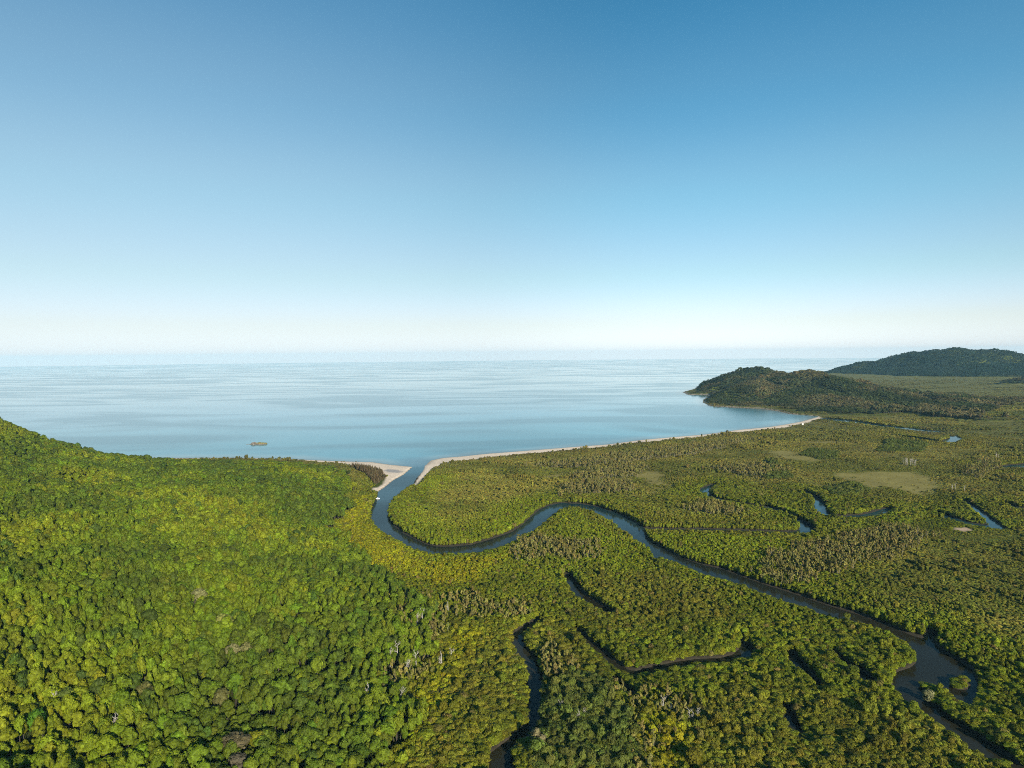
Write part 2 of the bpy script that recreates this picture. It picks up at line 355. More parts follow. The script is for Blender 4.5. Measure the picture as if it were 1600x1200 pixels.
# ================================================================== Blender
import bpy
from mathutils import Vector, Matrix
SC = bpy.context.scene
COL = SC.collection
SUN_AZ = math.radians(156.0)        # compass-like: clockwise from +Y
SUN_EL = math.radians(20.0)
SUN_DIR = Vector((math.sin(SUN_AZ)*math.cos(SUN_EL), math.cos(SUN_AZ)*math.cos(SUN_EL), math.sin(SUN_EL)))

# ------------------------------------------------------------------ node helper
def mat(name):
    m = bpy.data.materials.new(name); m.use_nodes = True
    nt = m.node_tree; nt.nodes.clear()
    return m, nt
def N(nt, t, **kw):
    n = nt.nodes.new(t)
    for k, v in kw.items():
        if k.startswith('_'): setattr(n, k[1:], v)
        else: n.inputs[k.replace('__', ' ')].default_value = v
    return n
def math_n(nt, op, a, b=None):
    n = nt.nodes.new('ShaderNodeMath'); n.operation = op
    for i, v in enumerate((a, b)):
        if v is None: continue
        if isinstance(v, (int, float)): n.inputs[i].default_value = v
        else: nt.links.new(v, n.inputs[i])
    return n.outputs[0]
def mixc(nt, fac, a, b, mode='MIX'):
    n = nt.nodes.new('ShaderNodeMix'); n.data_type = 'RGBA'; n.blend_type = mode
    for i, v in ((0, fac), (6, a), (7, b)):
        if isinstance(v, (int, float)): n.inputs[i].default_value = v
        elif isinstance(v, (tuple, list)): n.inputs[i].default_value = tuple(v)+((1,) if len(v) == 3 else ())
        else: nt.links.new(v, n.inputs[i])
    return n.outputs[2]

def leaf_material(name, transl=0.28, rough=0.62):
    m, nt = mat(name); L = nt.links.new
    at = N(nt, 'ShaderNodeAttribute', _attribute_type='INSTANCER', _attribute_name='tint')
    tc = N(nt, 'ShaderNodeNewGeometry')
    no = N(nt, 'ShaderNodeTexNoise', Scale=0.55, Detail=2.0); L(tc.outputs['Position'], no.inputs['Vector'])
    mr = N(nt, 'ShaderNodeMapRange'); L(no.outputs['Fac'], mr.inputs[0])
    mr.inputs[1].default_value = 0.3; mr.inputs[2].default_value = 0.7; mr.inputs[3].default_value = 0.66; mr.inputs[4].default_value = 1.32
    rp = math_n(nt, 'MULTIPLY_ADD', tc.outputs['Random Per Island'], 0.5); rp.node.inputs[2].default_value = 0.75
    k = math_n(nt, 'MULTIPLY', mr.outputs[0], rp)
    vm = N(nt, 'ShaderNodeVectorMath', _operation='SCALE'); L(at.outputs['Color'], vm.inputs[0]); L(k, vm.inputs['Scale'])
    df = N(nt, 'ShaderNodeBsdfPrincipled', Roughness=rough); df.inputs['Specular IOR Level'].default_value = 0.12
    L(vm.outputs[0], df.inputs['Base Color'])
    tr = N(nt, 'ShaderNodeBsdfTranslucent')
    vt = N(nt, 'ShaderNodeVectorMath', _operation='MULTIPLY'); L(vm.outputs[0], vt.inputs[0]); vt.inputs[1].default_value = (1.35, 1.25, 0.7)
    L(vt.outputs[0], tr.inputs['Color'])
    mx = N(nt, 'ShaderNodeMixShader', Fac=transl); L(df.outputs[0], mx.inputs[1]); L(tr.outputs[0], mx.inputs[2])
    o = N(nt, 'ShaderNodeOutputMaterial'); L(mx.outputs[0], o.inputs['Surface'])
    return m
def plain_material(name, col, rough=0.8, noise=0.0, scale=1.0, metallic=0.0, dark=(0.5, 0.5, 0.5)):
    m, nt = mat(name); L = nt.links.new
    b = N(nt, 'ShaderNodeBsdfPrincipled', Roughness=rough, Metallic=metallic)
    b.inputs['Specular IOR Level'].default_value = 0.3
    if noise > 0:
        g = N(nt, 'ShaderNodeTexCoord'); no = N(nt, 'ShaderNodeTexNoise', Scale=scale, Detail=5.0); L(g.outputs['Object'], no.inputs['Vector'])
        mr = N(nt, 'ShaderNodeMapRange'); L(no.outputs['Fac'], mr.inputs[0]); mr.inputs[1].default_value = 0.3; mr.inputs[2].default_value = 0.7
        c2 = tuple(c*(1-noise*d*2) for c, d in zip(col, dark))
        L(mixc(nt, mr.outputs[0], c2, col), b.inputs['Base Color'])
    else: b.inputs['Base Color'].default_value = (*col, 1)
    o = N(nt, 'ShaderNodeOutputMaterial'); L(b.outputs[0], o.inputs['Surface'])
    return m

LEAF = leaf_material('leaves')
FINE = leaf_material('fine_leaves', 0.15, 0.7)
BARK = plain_material('dark_bark', (0.09, 0.075, 0.055), 0.9, 0.5, 3.0)
PALE = plain_material('pale_bark', (0.24, 0.215, 0.16), 0.8, 0.35, 4.0)
DEAD = plain_material('bleached_wood', (0.42, 0.39, 0.34), 0.8, 0.3, 4.0)

# ------------------------------------------------------------------ mesh helpers
def mesh_from(name, verts, faces, mats, midx=None, smooth=False):
    me = bpy.data.meshes.new(name)
    me.from_pydata([tuple(v) for v in verts], [], [tuple(f) for f in faces])
    for m in mats: me.materials.append(m)
    if midx is not None: me.polygons.foreach_set('material_index', np.array(midx, np.int32))
    if smooth: me.polygons.foreach_set('use_smooth', np.ones(len(me.polygons), bool))
    me.update()
    return me
def grid_mesh(name, X, Y, Zv, keep, mats, smooth=True):
    nr, na = X.shape
    V = np.column_stack([X.ravel(), Y.ravel(), Zv.ravel()])
    i = np.arange(nr-1)[:, None]*na + np.arange(na-1)[None, :]
    Fq = np.stack([i, i+1, i+na+1, i+na], -1).reshape(-1, 4)
    Fq = Fq[keep.ravel()]
    used = np.unique(Fq); remap = np.full(len(V), -1); remap[used] = np.arange(len(used))
    V = V[used]; Fq = remap[Fq]
    me = bpy.data.meshes.new(name)
    me.vertices.add(len(V)); me.vertices.foreach_set('co', V.ravel())
    me.loops.add(Fq.size); me.loops.foreach_set('vertex_index', Fq.ravel().astype(np.int32))
    me.polygons.add(len(Fq)); me.polygons.foreach_set('loop_start', (np.arange(len(Fq))*4).astype(np.int32))
    me.polygons.foreach_set('loop_total', np.full(len(Fq), 4, np.int32))
    if smooth: me.polygons.foreach_set('use_smooth', np.ones(len(Fq), bool))
    me.update(calc_edges=True)
    for m in mats: me.materials.append(m)
    return me, used
def color_attr(me, name, rgb):
    a = me.attributes.new(name, 'FLOAT_COLOR', 'POINT')
    c = np.ones((len(rgb), 4), np.float32); c[:, :rgb.shape[1]] = rgb
    a.data.foreach_set('color', c.ravel())
def put(name, me, parent=None, loc=(0, 0, 0), rz=0.0, scl=(1, 1, 1)):
    o = bpy.data.objects.new(name, me); COL.objects.link(o)
    o.location = loc; o.rotation_euler = (0, 0, rz); o.scale = scl
    if parent: o.parent = parent
    return o
def tag(o, label=None, cat=None, group=None, kind=None):
    for k, v in (('label', label), ('category', cat), ('group', group), ('kind', kind)):
        if v: o[k] = v
    return o

class Shape:
    def __init__(s): s.v = []; s.f = []; s.m = []
    def add(s, V, F, mi=0):
        b = len(s.v); s.v += [tuple(p) for p in V]; s.f += [tuple(b+i for i in q) for q in F]; s.m += [mi]*len(F)
    def tube(s, pts, rad, n=6, mi=0):
        pts = [Vector(p) for p in pts]; V = []; F = []
        for i, p in enumerate(pts):
            d = (pts[min(i+1, len(pts)-1)]-pts[max(i-1, 0)]).normalized()
            a = d.orthogonal().normalized(); b = d.cross(a)
            for k in range(n):
                t = 2*math.pi*k/n
                V.append(p+(a*math.cos(t)+b*math.sin(t))*rad[i])
        for i in range(len(pts)-1):
            for k in range(n):
                F.append((i*n+k, i*n+(k+1) % n, (i+1)*n+(k+1) % n, (i+1)*n+k))
        F.append(tuple(range(n-1, -1, -1))); F.append(tuple((len(pts)-1)*n+k for k in range(n)))
        s.add(V, F, mi)
    def blob(s, c, r, rng, lat=4, lon=7, jit=0.18, mi=0, up=False):
        V = [(c[0], c[1], c[2]+r[2])]; F = []
        for i in range(1, lat):
            th = math.pi*i/lat
            for k in range(lon):
                ph = 2*math.pi*(k+0.5*(i % 2))/lon
                q = 1+rng.uniform(-jit, jit)
                V.append((c[0]+r[0]*q*math.sin(th)*math.cos(ph), c[1]+r[1]*q*math.sin(th)*math.sin(ph), c[2]+r[2]*q*math.cos(th)))
        V.append((c[0], c[1], c[2]-r[2])); e = len(V)-1
        for k in range(lon): F.append((0, 1+k, 1+(k+1) % lon))
        for i in range(lat-2):
            a = 1+i*lon; b = a+lon
            for k in range(lon): F.append((a+k, b+k, b+(k+1) % lon, a+(k+1) % lon))
        a = 1+(lat-2)*lon
        for k in range(lon): F.append((e, a+(k+1) % lon, a+k))
        s.add(V, F, mi)
    def leaf(s, p, nrm, size, rng, mi=0):
        n = Vector(nrm)+Vector((rng.gauss(0, .45), rng.gauss(0, .45), rng.gauss(0, .45))); n.normalize()
        a = n.orthogonal().normalized(); a.rotate(Matrix.Rotation(rng.uniform(0, 6.28), 3, n)); b = n.cross(a)
        w = size*rng.uniform(.7, 1.25); h = size*rng.uniform(.55, 1.0)
        p = Vector(p); V = []
        m = 5
        for k in range(m):
            t = 2*math.pi*k/m; q = rng.uniform(.75, 1.2)
            V.append(p+a*math.cos(t)*w*q+b*math.sin(t)*h*q+n*rng.uniform(-.12, .12)*size)
        s.add(V, [tuple(range(m))], mi)
    def mesh(s, name, mats, smooth=False): return mesh_from(name, s.v, s.f, mats, s.m, smooth)

def leafy(sh, lobes, count, size, rng, core=0.80, mi=0, low=-0.25):
    """leaf clumps spread over a set of lobes with a ragged core behind them"""
    tot = sum(r[0]*r[1] for c, r in lobes)
    for c, r in lobes:
        sh.blob(c, tuple(q*core for q in r), rng, 4, 7, 0.2, mi)
        for i in range(int(count*r[0]*r[1]/tot)):
            while True:
                z = rng.uniform(low, 1.0); ph = rng.uniform(0, 6.2832)
                w = math.sqrt(max(0, 1-z*z)); d = (w*math.cos(ph), w*math.sin(ph), z)
                q = rng.uniform(0.82, 1.10)
                p = (c[0]+d[0]*r[0]*q, c[1]+d[1]*r[1]*q, c[2]+d[2]*r[2]*q)
                if any(o is not r and sum(((p[j]-oc[j])/o[j])**2 for j in range(3)) < 0.55 for oc, o in lobes) and rng.random() < .8: continue
                break
            sh.leaf(p, (d[0]/r[0], d[1]/r[1], d[2]/r[2]+0.25), size, rng, mi)

# unit trees: crown radius 1, total height 1 (they are scaled by R, R, H); asp = usual H/R so that leaves keep their shape
def lobes_for(kind, rng):
    Lb = []
    if kind == 'rain':
        asp = 3.3; n = rng.randint(5, 8)
        Lb.append(((0, 0, 0.80*asp), (0.62, 0.62, 0.20*asp)))
        for i in range(n):
            a = 6.283*i/n+rng.uniform(-.4, .4); d = rng.uniform(.42, .66); r = rng.uniform(.30, .46)
            Lb.append(((d*math.cos(a), d*math.sin(a), asp*rng.uniform(.64, .84)), (r, r, r*rng.uniform(.75, 1.0))))
        Lb.append(((0, 0, 0.56*asp), (0.66, 0.66, 0.20*asp)))
    elif kind == 'mang':
        asp = 2.55; n = rng.randint(4, 7)
        Lb.append(((0, 0, 0.70*asp), (0.66, 0.66, 0.27*asp)))
        for i in range(n):
            a = 6.283*i/n+rng.uniform(-.4, .4); d = rng.uniform(.42, .62); r = rng.uniform(.32, .46)
            Lb.append(((d*math.cos(a), d*math.sin(a), asp*rng.uniform(.45, .80)), (r, r, r*rng.uniform(.8, 1.1))))
        Lb.append(((0, 0, 0.36*asp), (0.78, 0.78, 0.28*asp)))
    elif kind == 'paper':
        asp = 5.2; n = rng.randint(5, 8)
        for i in range(n):
            a = 6.283*i/n+rng.uniform(-.5, .5); d = rng.uniform(.15, .62); r = rng.uniform(.26, .42)
            Lb.append(((d*math.cos(a), d*math.sin(a), asp*rng.uniform(.42, .90)), (r, r, r*rng.uniform(1.3, 2.1))))
    elif kind == 'casu':
        asp = 4.5
        for i in range(7):
            t = i/6.0; r = 0.75*(1-t)+0.14
            Lb.append(((rng.uniform(-.18, .18), rng.uniform(-.18, .18), asp*(.22+.70*t)), (r, r, 0.12*asp)))
    return Lb, asp
BARKS = {'rain': BARK, 'mang': BARK, 'paper': PALE, 'casu': BARK}
LEAVES = {'rain': LEAF, 'mang': LEAF, 'paper': FINE, 'casu': FINE}
ASP = {'rain': 3.3, 'mang': 2.55, 'paper': 5.2, 'casu': 4.5}
def unit_tree(kind, seed, count, size):
    """crown shape and trunk shape"""
    rng = random.Random(seed)
    lob, asp = lobes_for(kind, rng)
    cr = Shape(); leafy(cr, lob, count, size, rng, 0.74 if kind in ('rain', 'mang') else 0.45)
    cr.v = [(x, y, z/asp) for x, y, z in cr.v]
    tk = Shape(); rt = {'rain': .075, 'mang': .06, 'paper': .085, 'casu': .07}[kind]
    lx, ly = rng.uniform(-.08, .08), rng.uniform(-.08, .08)
    tk.tube([(0, 0, -0.02*asp), (lx*.5, ly*.5, .3*asp), (lx, ly, .62*asp)], [rt*1.35, rt, rt*.55], 6)
    for c, r in lob[1:6]:
        tk.tube([(lx*.6, ly*.6, min(.40*asp, c[2]*.6)), ((c[0]+lx)*.5, (c[1]+ly)*.5, c[2]*.82), c], [rt*.5, rt*.36, rt*.15], 4)
    if kind == 'mang':                                        # prop roots
        for i in range(5):
            a = 6.283*i/5+rng.uniform(-.3, .3)
            tk.tube([(0, 0, .22*asp), (.22*math.cos(a), .22*math.sin(a), .14*asp), (.36*math.cos(a), .36*math.sin(a), -.02*asp)], [.025, .022, .018], 4)
    tk.v = [(x, y, z/asp) for x, y, z in tk.v]
    return cr, tk
def joined(cr, tk):
    s = Shape(); s.add(cr.v, cr.f, 0); s.add(tk.v, tk.f, 1); return s

NAMES = {'rain': 'rainforest_tree', 'mang': 'mangrove_tree', 'paper': 'paperbark_tree', 'casu': 'beach_pine'}
NVAR = {'rain': 7, 'mang': 7, 'paper': 5, 'casu': 4}
NEAR = {}; protos = {}
for k in KINDS:
    NEAR[k] = []
    for lod, (cnt, size) in enumerate({'rain': ((620, .120), (260, .18), (70, .32)), 'mang': ((420, .140), (190, .20), (60, .34)),
                                       'paper': ((260, .17), (150, .22), (60, .3)), 'casu': ((220, .17), (200, .17), (60, .3))}[k]):
        c = bpy.data.collections.new('%s_kinds_%d' % (NAMES[k], lod))
        for i in range(NVAR[k]):
            cr, tk = unit_tree(k, 100*i+lod*7+hash(len(k))*3+{'rain': 1, 'mang': 2, 'paper': 3, 'casu': 4}[k], cnt, size)
            me = joined(cr, tk).mesh(NAMES[k], [LEAVES[k], BARKS[k]])
            o = bpy.data.objects.new('%s_%02d' % (NAMES[k], i), me); c.objects.link(o)
            if lod == 0:
                NEAR[k].append((cr.mesh(NAMES[k]+'_crown', [LEAVES[k]]), tk.mesh(NAMES[k]+'_trunk', [BARKS[k]], True)))
        protos[k, lod] = c

def instancer(coll):
    g = bpy.data.node_groups.new('scatter_'+coll.name, 'GeometryNodeTree')
    g.interface.new_socket('Geometry', in_out='INPUT', socket_type='NodeSocketGeometry')
    g.interface.new_socket('Geometry', in_out='OUTPUT', socket_type='NodeSocketGeometry')
    n = g.nodes; L = g.links.new
    gi = n.new('NodeGroupInput'); go = n.new('NodeGroupOutput')
    ci = n.new('GeometryNodeCollectionInfo'); ci.inputs['Collection'].default_value = coll
    ci.inputs['Separate Children'].default_value = True; ci.inputs['Reset Children'].default_value = True
    ip = n.new('GeometryNodeInstanceOnPoints'); ip.inputs['Pick Instance'].default_value = True
    L(gi.outputs[0], ip.inputs['Points']); L(ci.outputs[0], ip.inputs['Instance'])
    for nm, ty, sock in (('variant', 'INT', 'Instance Index'), ('turn', 'FLOAT_VECTOR', 'Rotation'), ('size', 'FLOAT_VECTOR', 'Scale')):
        a = n.new('GeometryNodeInputNamedAttribute'); a.data_type = ty; a.inputs['Name'].default_value = nm
        out = [s for s in a.outputs if s.enabled and s.name == 'Attribute'][0]
        L(out, ip.inputs[sock])
    L(ip.outputs[0], go.inputs[0])
    return g
def scatter_object(name, coll, A, nvar, label, cat):
    me = bpy.data.meshes.new(name); n = len(A)
    me.vertices.add(n); me.vertices.foreach_set('co', np.ascontiguousarray(A[:, :3], np.float32).ravel())
    r = np.random.RandomState(n)
    me.attributes.new('variant', 'INT', 'POINT').data.foreach_set('value', r.randint(0, nvar, n).astype(np.int32))
    e = np.zeros((n, 3), np.float32); e[:, 2] = A[:, 5]; e[:, :2] = r.normal(0, .05, (n, 2))
    me.attributes.new('turn', 'FLOAT_VECTOR', 'POINT').data.foreach_set('vector', e.ravel())
    s = np.column_stack([A[:, 3]*r.uniform(.8, 1.28, n), A[:, 3]*r.uniform(.8, 1.28, n), A[:, 4]]).astype(np.float32)
    me.attributes.new('size', 'FLOAT_VECTOR', 'POINT').data.foreach_set('vector', s.ravel())
    color_attr(me, 'tint', A[:, 6:9])
    me.update()
    o = put(name, me)
    md = o.modifiers.new('scatter', 'NODES'); md.node_group = instancer(coll)
    tag(o, label, cat, None, 'stuff')
    return o
# ------------------------------------------------------------------ ground sheet
def polar(r0, r1, ratio, na, ang):
    nr = int(math.log(r1/r0)/math.log(ratio))+1
    r = r0*ratio**np.arange(nr); a = np.radians(np.linspace(-ang, ang, na))
    return r[:, None]*np.sin(a)[None, :], r[:, None]*np.cos(a)[None, :]
X, Y = polar(60.0, 22000.0, 1.0052, 720, 62)
sh = X.shape
h, land, wat, riv, isl, dtoe = [q.reshape(sh) for q in height(X.ravel(), Y.ravel(), True)]
xf, yf = X.ravel(), Y.ravel()
sand = np.maximum(np.maximum(sdf(xf, yf, SAND_R), sdf(xf, yf, SAND_L)), sdf(xf, yf, SAND_H)).reshape(sh)
mead = np.maximum(sdf(xf, yf, MEADOWS[0]), pick(MEADOWS[1:], xf, yf)-5).reshape(sh)+22*(fbm(X, Y, 30, 71, 4)-0.5)*2
clr = sdf(xf, yf, CLEARING).reshape(sh)+2*(fbm(X, Y, 5, 33, 2)-.5)
mudp = dist_poly(xf, yf, W([(700,985)], 0).repeat(2, 0)).reshape(sh)
g = np.zeros(sh+(3,)); g[:] = np.where((dtoe > 0)[..., None], np.array([0.038, 0.050, 0.010]), np.array([0.080, 0.098, 0.012]))
n0 = fbm(X, Y, 35, 21, 4)[..., None]
g = g*(0.7+0.6*n0)
plain = sstep(1000, 1700, np.hypot(X, Y))*(dtoe < 0)*(h < 4)
g = g*(1-plain[..., None])+plain[..., None]*np.array([.150, .142, .036])*(0.75+0.5*n0)
t = sstep(-12, 8, mead)[..., None]
gm = np.array([.245, .205, .055])*(0.72+0.56*fbm(X, Y, 16, 44, 4))[..., None]
g = g*(1-t)+gm*t
t = sstep(-1.5, 1.5, clr)[..., None]; g = g*(1-t)+np.array([.50, .35, .23])*t
t = sstep(9, 5, mudp)[..., None]; g = g*(1-t)+np.array([.085, .055, .045])*t
t = sstep(-3, 2, sand)[..., None]
pond = sdf(xf, yf, W([(598,736),(606,733.5),(622,735),(631,738),(622,740),(606,739)])).reshape(sh)
wet = sstep(1.2, 0.1, h)[..., None]
gs = np.array([.82, .66, .49])*(0.9+0.2*n0)*(1-wet*0.32)
g = g*(1-t)+gs*t
t = sstep(-4, 6, pond)[..., None]*.75; g = g*(1-t)+np.array([.25, .26, .27])*t
t = (sstep(-7, -3, wat)*(land > 5)*(sand < 0))[..., None]; g = g*(1-t)+np.array([.045, .040, .026])*t
t = ((h < 0.4) & (sand < 0) & (land > 0))[..., None]*1.0; g = g*(1-t)+np.array([.055, .045, .03])*t
t = (sstep(0, -25, land))[..., None]; g = g*(1-t)+np.array([.34, .29, .2])*t
# pale dry rock along the headland's foot
rk = ((land > 0) & (land < 14) & (Y > 2200) & (h < 9) & (sand < 0)); g[rk] = (.33, .27, .21)
cell = lambda q: np.stack([q[:-1, :-1], q[1:, :-1], q[:-1, 1:], q[1:, 1:]])
keep = cell(land).max(0) > -160
gm_, nt = mat('forest_floor_and_sand'); L = nt.links.new
at = N(nt, 'ShaderNodeAttribute', _attribute_name='ground_tint')
ge = N(nt, 'ShaderNodeNewGeometry'); no = N(nt, 'ShaderNodeTexNoise', Scale=0.35, Detail=6.0, Roughness=0.65); L(ge.outputs['Position'], no.inputs['Vector'])
mr = N(nt, 'ShaderNodeMapRange'); L(no.outputs['Fac'], mr.inputs[0]); mr.inputs[1].default_value = .3; mr.inputs[2].default_value = .7; mr.inputs[3].default_value = .68; mr.inputs[4].default_value = 1.22
vm = N(nt, 'ShaderNodeVectorMath', _operation='SCALE'); L(at.outputs['Color'], vm.inputs[0]); L(mr.outputs[0], vm.inputs['Scale'])
b = N(nt, 'ShaderNodeBsdfPrincipled', Roughness=0.95); b.inputs['Specular IOR Level'].default_value = 0.1; L(vm.outputs[0], b.inputs['Base Color'])
bp = N(nt, 'ShaderNodeBump', Strength=0.35, Distance=0.6); L(no.outputs['Fac'], bp.inputs['Height']); L(bp.outputs[0], b.inputs['Normal'])
o_ = N(nt, 'ShaderNodeOutputMaterial'); L(b.outputs[0], o_.inputs['Surface'])
me, used = grid_mesh('ground', X, Y, h, keep, [gm_])
color_attr(me, 'ground_tint', g.reshape(-1, 3)[used])
tag(put('ground', me), 'green coastal lowland and forested hills with pale sand along the shore', 'ground', None, 'structure')

# ------------------------------------------------------------------ water
Xw, Yw = polar(60.0, 25000.0, 1.0102, 420, 62)
sw = Xw.shape; xf, yf = Xw.ravel(), Yw.ravel()
hw, lw, ww, rw, iw, _ = [q.reshape(sw) for q in height(xf, yf, True)]
offs = -lw                                                     # metres off the coast line
mouth = np.array(ground(655, 727)); dm = np.hypot(Xw-mouth[0], Yw-mouth[1])
body = np.zeros(sw+(3,))
sea_c = np.array([.006, .185, .255]); shal = np.array([.30, .31, .25]); teal = np.array([.006, .175, .215]); riv_c = np.array([.010, .050, .064]); tan = np.array([.026, .025, .014])
t = sstep(20, 900, offs)[..., None]; body[:] = teal*(1-t)+sea_c*t
wob = 18*(fbm(Xw, Yw, 90, 47, 3)-.5)*2
t = (sstep(62, 2, offs+wob)*0.62)[..., None]; body = body*(1-t)+shal*t
inl = sstep(-40, 25, lw)[..., None]
rt = sstep(1150, 520, Yw+0.25*Xw)[..., None]
rc = riv_c*(1-rt)+tan*rt
body = body*(1-inl)+rc*inl
plume = (sstep(60, 10, dist_poly(xf, yf, W([(640,745),(652,727),(648,718)], 0)).reshape(sw))*sstep(180, 40, dm))[..., None]
body = body*(1-plume*.8)+np.array([.016, .085, .115])*plume*.8
spc = (0.62*(1-inl)+0.12*inl)*(1-plume*.4)
wm, nt = mat('sea_and_river_water'); L = nt.links.new
at = N(nt, 'ShaderNodeAttribute', _attribute_name='water_tint')
ge = N(nt, 'ShaderNodeNewGeometry')
mp = N(nt, 'ShaderNodeMapping'); L(ge.outputs['Position'], mp.inputs['Vector']); mp.inputs['Scale'].default_value = (0.0009, 0.0024, 0.001); mp.inputs['Rotation'].default_value = (0, 0, 0.12)
n1 = N(nt, 'ShaderNodeTexNoise', Scale=1.0, Detail=2.0, Roughness=0.5, Distortion=1.6); L(mp.outputs[0], n1.inputs['Vector'])
mp2 = N(nt, 'ShaderNodeMapping'); L(ge.outputs['Position'], mp2.inputs['Vector']); mp2.inputs['Scale'].default_value = (0.05, 0.12, 0.1)
n2 = N(nt, 'ShaderNodeTexNoise', Scale=1.0, Detail=5.0, Roughness=0.65); L(mp2.outputs[0], n2.inputs['Vector'])
slick = N(nt, 'ShaderNodeMapRange'); L(n1.outputs['Fac'], slick.inputs[0]); slick.inputs[1].default_value = .42; slick.inputs[2].default_value = .60
rough = N(nt, 'ShaderNodeMapRange'); L(slick.outputs[0], rough.inputs[0]); rough.inputs[3].default_value = 0.14; rough.inputs[4].default_value = 0.04
b = N(nt, 'ShaderNodeBsdfPrincipled', IOR=1.333); b.inputs['Specular IOR Level'].default_value = 0.36; sv = math_n(nt, 'MULTIPLY_ADD', slick.outputs[0], 0.40); sv.node.inputs[2].default_value = 0.78; L(math_n(nt, 'MULTIPLY', sv, at.outputs['Alpha']), b.inputs['Specular IOR Level'])
pm = N(nt, 'ShaderNodeMapRange'); L(slick.outputs[0], pm.inputs[0]); pm.inputs[3].default_value = .70; pm.inputs[4].default_value = 1.22
pv_ = N(nt, 'ShaderNodeVectorMath', _operation='SCALE'); L(at.outputs['Color'], pv_.inputs[0]); L(pm.outputs[0], pv_.inputs['Scale'])
L(pv_.outputs[0], b.inputs['Base Color']); L(rough.outputs[0], b.inputs['Roughness'])
bp = N(nt, 'ShaderNodeBump', Strength=0.10, Distance=1.0); L(n2.outputs['Fac'], bp.inputs['Height']); L(bp.outputs[0], b.inputs['Normal'])
st = math_n(nt, 'MULTIPLY_ADD', slick.outputs[0], 0.09); st.node.inputs[2].default_value = 0.05; L(st, bp.inputs['Strength'])
o_ = N(nt, 'ShaderNodeOutputMaterial'); L(b.outputs[0], o_.inputs['Surface'])
wetc = (cell(hw).min(0) < 0.6) & ((cell(lw).min(0) < 14) | (cell(ww).max(0) > -14))
seac = cell(lw).min(0) < 4
for nm, k, lab in (('sea', wetc & seac, 'calm pale teal sea reaching to the horizon'), ('river', wetc & ~seac, 'dark winding river and its narrow side creeks')):
    me, used = grid_mesh(nm, Xw, Yw, np.zeros(sw), k, [wm])
    color_attr(me, 'water_tint', np.concatenate([body, spc], -1).reshape(-1, 4)[used])
    tag(put(nm, me), lab, 'water', None, 'structure')

# ------------------------------------------------------------------ trees
S = scatter()
def spot(px, py, lift=0.0):
    """place on the ground seen at a spot of the survey photograph"""
    r = FWD*F_PX + RGT*(px-800.0) + UPV*(600.0-py)
    t = np.linspace(0.15, 6.0, 6000); x, y, z = r[0]*t, r[1]*t, CAM_H+r[2]*t
    i = int(np.argmax(height(x, y)+lift > z)); return float(x[i]), float(y[i])
used_spots = []
def tree(kind, x, y, z, R, H, rz, tint, var, name=None, parts=True):
    e = bpy.data.objects.new(name or NAMES[kind], None); COL.objects.link(e)
    e.empty_display_size = 0.3
    e.location = (x, y, z); e.rotation_euler = (0, 0, rz); q_ = 1+0.22*math.sin(x*7.3+y*3.1); e.scale = (R*q_, R/q_**.5, H)
    c, t = NEAR[kind][var % NVAR[kind]]
    a = put('crown', c, e); a['tint'] = [float(q) for q in tint]
    put('trunk', t, e)
    return e
def hue_word(kind, t):
    r, g_, b_ = t; lum = .3*r+.6*g_+.1*b_
    if r > g_*0.99: return 'olive brown' if lum < .115 else 'tan and yellow'
    if r > g_*0.84: return 'yellow green' if lum > .095 else 'dull olive'
    return 'bright green' if lum > .10 else ('dark green' if lum < .07 else 'mid green')
def size_word(R, ref): return 'broad' if R > ref*1.13 else ('narrow' if R < ref*.88 else 'rounded')
def place_words(kind, px, py):
    if kind == 'rain':
        if py > 1150: a = 'along the bottom edge'
        elif py > 1090: a = 'near the bottom edge'
        else: a = 'on the near hillside'
        b_ = 'in the bottom left corner' if px < 130 else ('left of the brown dead crown' if px < 340 else ('right of the brown dead crown' if px < 480 else 'near the foot of the hill'))
        return a+' '+b_
    if kind == 'mang':
        marks = [(835, 1080, 'beside the dark creek at bottom centre'), (1500, 1062, 'around the round islet in the river bend'), (1480, 1110, 'on the narrow point by the river bend'), (1400, 1100, 'on the left bank below the river bend'),
                 (640, 1180, 'at the foot of the forested hill'), (1000, 1080, 'below the looping creek'), (1150, 1150, 'on the flat at bottom right of centre'), (1300, 1150, 'on the flat left of the lower river'), (1560, 1060, 'on the far bank beside the right edge'), (740, 1120, 'between the hill and the dark creek'), (930, 1160, 'in the tall stand right of the dark creek')]
        return min(marks, key=lambda m: (m[0]-px)**2+(m[1]-py)**2)[2]
    marks = [(640, 990, 'in the pale stand at the foot of the hill'), (1040, 1090, 'in the pale stand below the looping creek'), (870, 1030, 'in the stand right of the dark creek'), (870, 855, 'in the clump inside the river loop'),
             (750, 945, 'in the stand below the yellow mangroves'), (1300, 865, 'in the scrub right of the river'), (1000, 1150, 'in the stand at bottom right of the dark creek'), (930, 760, 'in the clump beyond the river'), (820, 950, 'in the stand left of the looping creek')]
    return min(marks, key=lambda m: (m[0]-px)**2+(m[1]-py)**2)[2]
KW = {'rain': ('rainforest tree', 'near rainforest trees on the left hill'), 'mang': ('mangrove tree', 'near mangrove trees on the river flat'),
      'paper': ('pale trunked paperbark tree', 'pale trunked paperbark trees'), 'casu': ('feathery dark shore tree', 'dark trees on the sand spit')}

